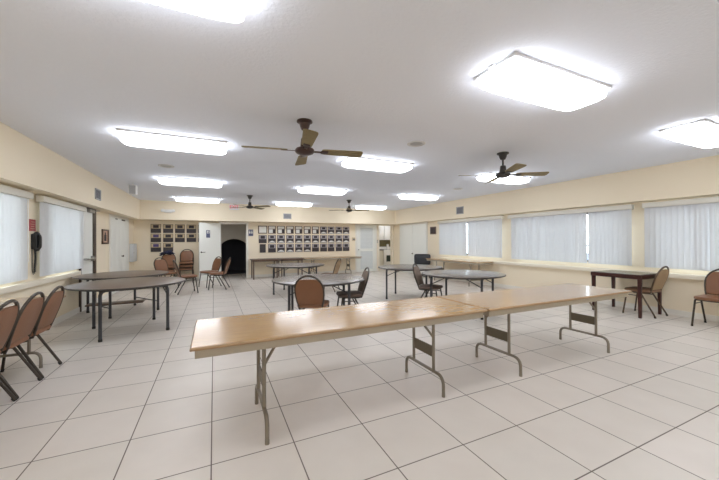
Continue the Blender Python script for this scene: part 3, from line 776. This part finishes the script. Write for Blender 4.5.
round_table('brown round table in front at left, nearest the camera of the round tables', -1.19, 5.97, 19.5, LAMB)
ft = round_table('brown round table at left behind another, by the exit door, with low shelf', -1.62, 7.58, 35, LAMB)
round_table('grey round table in the middle, with a brown chair before it', 1.59, 5.07, 74, LAMG)
round_table('grey round table farthest back, before the wall of plaques', 1.98, 8.34, 60, LAMG)
round_table('round table before the white closet doors, no chair in front', 4.27, 6.37, 44, LAMG)
round_table('grey-topped round table on the right with a taupe chair at it', 4.3, 4.64, 30, LAMG)
bm = BM(); box(bm, (-.44, -.13, .19), (.44, .13, .215), Matrix.Translation((-.16, -.1, 0)) @ Matrix.Rotation(R_(-35), 4, 'Z'), bev=.004); obj('low_shelf', bm, DKW, ft)
for x in (-.405, .405):
    bm = BM(); tube(bm, [(x, -.46, .18), (x, .46, .18)], .01, 6); obj('shelf_bar', bm, LEGB, ft)
bm = BM(); tube(bm, [(-.405, -.05, .18), (.405, -.05, .18)], .01, 6); obj('shelf_bar', bm, LEGB, ft)

def folding_table(label, cx, cy, rz, L, W, legx, z=.735, foot=.29, blue=False, group='rectangular folding tables'):
    t = thing('folding_table', label, 'folding table', (cx, cy, 0), rz, group)
    bm = BM(); box(bm, (-L/2+.012, -W/2+.012, z-.02), (L/2-.012, W/2-.012, z)); obj('tabletop', bm, OAK, t)
    bm = BM()
    tube(bm, fillet([(-L/2+.008, -W/2+.008, z-.0105), (L/2-.008, -W/2+.008, z-.0105), (L/2-.008, W/2-.008, z-.0105), (-L/2+.008, W/2-.008, z-.0105)], .02, 3)[:-1]+[Vector((-L/2+.008, W/2-.008, z-.0105))], .0108, 8, closed=True); obj('edge_moulding', bm, OAKE, t)
    bm = BM(); a, b = .03, z-.076
    for lo, hi in (((-L/2+a, -W/2+a, b), (L/2-a, -W/2+a+.018, z-.02)), ((-L/2+a, W/2-a-.018, b), (L/2-a, W/2-a, z-.02)), ((-L/2+a+.001, -W/2+a+.018, b+.001), (-L/2+a+.018, W/2-a-.018, z-.021)), ((L/2-a-.018, -W/2+a+.018, b+.001), (L/2-a-.001, W/2-a-.018, z-.021))): box(bm, lo, hi, bev=.003)
    obj('apron', bm, APRON, t)
    for s, x in ((-1, legx[0]), (1, legx[1])):
        bm = BM(); r = .0145
        tube(bm, fillet([(x, -foot, .0), (x, -foot, .175), (x, foot, .175), (x, foot, .0)], .1, 7), r, 10)
        for y in (-.155, .155): tube(bm, [(x, y, .17), (x, y, z-.03)], r, 10)
        tube(bm, [(x, -W/2+.05, z-.035), (x, W/2-.05, z-.035)], .011, 8)
        lg = obj('leg', bm, LEGM, t)
        bm = BM(); box(bm, (x-.004, -.155, .3), (x+.004, .155, .4)); obj('cross_plate', bm, PLATE, lg)
        y = -.155*s if s > 0 else .155*(-1 if L < 2.4 and not blue else 1)
        bm = BM(); tube(bm, fillet([(x, y, .48), (x-s*.1, y*.75, z-.11), (x-s*.2, y*.4, z-.035)], .08, 4), .0105, 8); tube(bm, [(x-s*.2, -.14, z-.032), (x-s*.2, .14, z-.032)], .01, 8); obj('brace', bm, LEGM, lg)
        for yy in (-foot, foot):
            bm = BM(); tube(bm, [(x, yy, 0), (x, yy, .03)], .0155, 10); obj('foot_cap', bm, LEGM, lg)
    if blue:
        bm = BM(); box(bm, (legx[0]+.005, -.2, z-.125), (legx[0]+.05, -.145, z-.06), bev=.008); q = obj('latch', bm, BLUE, t); q['label'] = 'blue plastic latch'
    return t
folding_table('long wood-topped folding table nearest the camera, left of the joined pair', 1.057, 2.48, 0, 2.39, .76, (.32-1.057, 1.81-1.057))
folding_table('long wood-topped folding table, right of the joined pair, with blue latch', 3.457, 2.48, 0, 2.39, .76, (2.78-3.457, 4.305-3.457), blue=True)
folding_table('wood-topped folding table along left wall behind the row of brown chairs', -1.965, 3.67, PI/2, 2.44, .73, (-.9, .9), foot=.25)
folding_table('wood-topped folding table along right wall beneath the windows', 7.07, 7.89, PI/2, 2.42, .62, (-.8, .8), foot=.24)
folding_table('wood-topped folding table against the back wall under the plaques', 4.335, 12.09, 0, 2.41, .72, (-.8, .73), z=.715)
def side_table(label, x0, x1):
    t = thing('side_table', label, 'table', ((x0+x1)/2, 12.08, 0), 0, 'narrow brown tables along the back wall'); w = (x1-x0)/2; d = .36; z = .715
    bobj('tabletop', (-w, -d, z-.03), (w, d, z), DKW, t, bev=.006)
    bm = BM()
    for s in (-1, 1): box(bm, (-w+.05, s*(d-.05)-.01, z-.085), (w-.05, s*(d-.05)+.01, z-.03)); box(bm, (s*(w-.05)-.01, -d+.05, z-.085), (s*(w-.05)+.01, d-.05, z-.03))
    obj('apron', bm, DKW, t)
    for sx in (-1, 1):
        for sy in (-1, 1): bobj('leg', (sx*(w-.07)-.02, sy*(d-.06)-.02, 0), (sx*(w-.07)+.02, sy*(d-.06)+.02, z-.03), DKW, t, bev=.003)
side_table('narrow dark brown table against the back wall nearest the doorway', 1.21, 2.17)
side_table('narrow dark brown table between another and the wooden folding table', 2.2, 3.1)
t = thing('card_table', 'square mahogany-framed table with dark top, by the right windows', 'table', (7.02, 3.28, 0)); w, d, z = .37, .4, .745
bobj('tabletop', (-w+.03, -d+.03, z-.02), (w-.03, d-.03, z+.002), GTOP, t)
bm = BM()
for lo, hi in (((-w, -d, z-.075), (w, -d+.032, z)), ((-w, d-.032, z-.075), (w, d, z)), ((-w, -d+.03, z-.075), (-w+.032, d-.03, z)), ((w-.032, -d+.03, z-.075), (w, d-.03, z))): box(bm, lo, hi, bev=.004)
obj('apron', bm, REDW, t)
for sx in (-1, 1):
    for sy in (-1, 1):
        bm = BM(); a, b = sx*(w-.035), sy*(d-.035)
        loft(bm, [[(a-h, b-h, zz), (a+h, b-h, zz), (a+h, b+h, zz), (a-h, b+h, zz)] for h, zz in ((.019, 0), (.026, z-.07))]); obj('leg', bm, REDW, t)

# ------------------------------------------------------------------ light, world, camera
w = bpy.data.worlds.new('sky'); C.world = w; w.use_nodes = True
b = w.node_tree.nodes['Background']; b.inputs[0].default_value = (.90, .95, 1, 1); b.inputs[1].default_value = 8

cam = bpy.data.cameras.new('camera'); co = bpy.data.objects.new('camera', cam); COL.objects.link(co); C.camera = co
f, yaw, pitch, roll = 314.897, .432725, .00267869, -.00512935
cam.sensor_fit = 'HORIZONTAL'; cam.sensor_width = 36; cam.lens = 36*f/719; cam.clip_start = .05
r0 = Vector((math.cos(yaw), -math.sin(yaw), 0)); f0 = Vector((math.sin(yaw), math.cos(yaw), 0)); u0 = Vector((0, 0, 1))
fw = f0*math.cos(pitch)+u0*math.sin(pitch); up = -f0*math.sin(pitch)+u0*math.cos(pitch)
right = r0*math.cos(roll)+up*math.sin(roll); up2 = -r0*math.sin(roll)+up*math.cos(roll)
co.matrix_world = Matrix(((right.x, up2.x, -fw.x, 0), (right.y, up2.y, -fw.y, 0), (right.z, up2.z, -fw.z, 1.36356), (0, 0, 0, 1)))

v = C.view_settings; v.view_transform = 'Standard'; v.look = 'None'; v.gamma = 1; v.use_curve_mapping = False; v.exposure = .2
try:
    C.cycles.use_denoising = True; C.cycles.max_bounces = 10; C.cycles.diffuse_bounces = 6; C.cycles.sample_clamp_indirect = 6
except Exception: pass
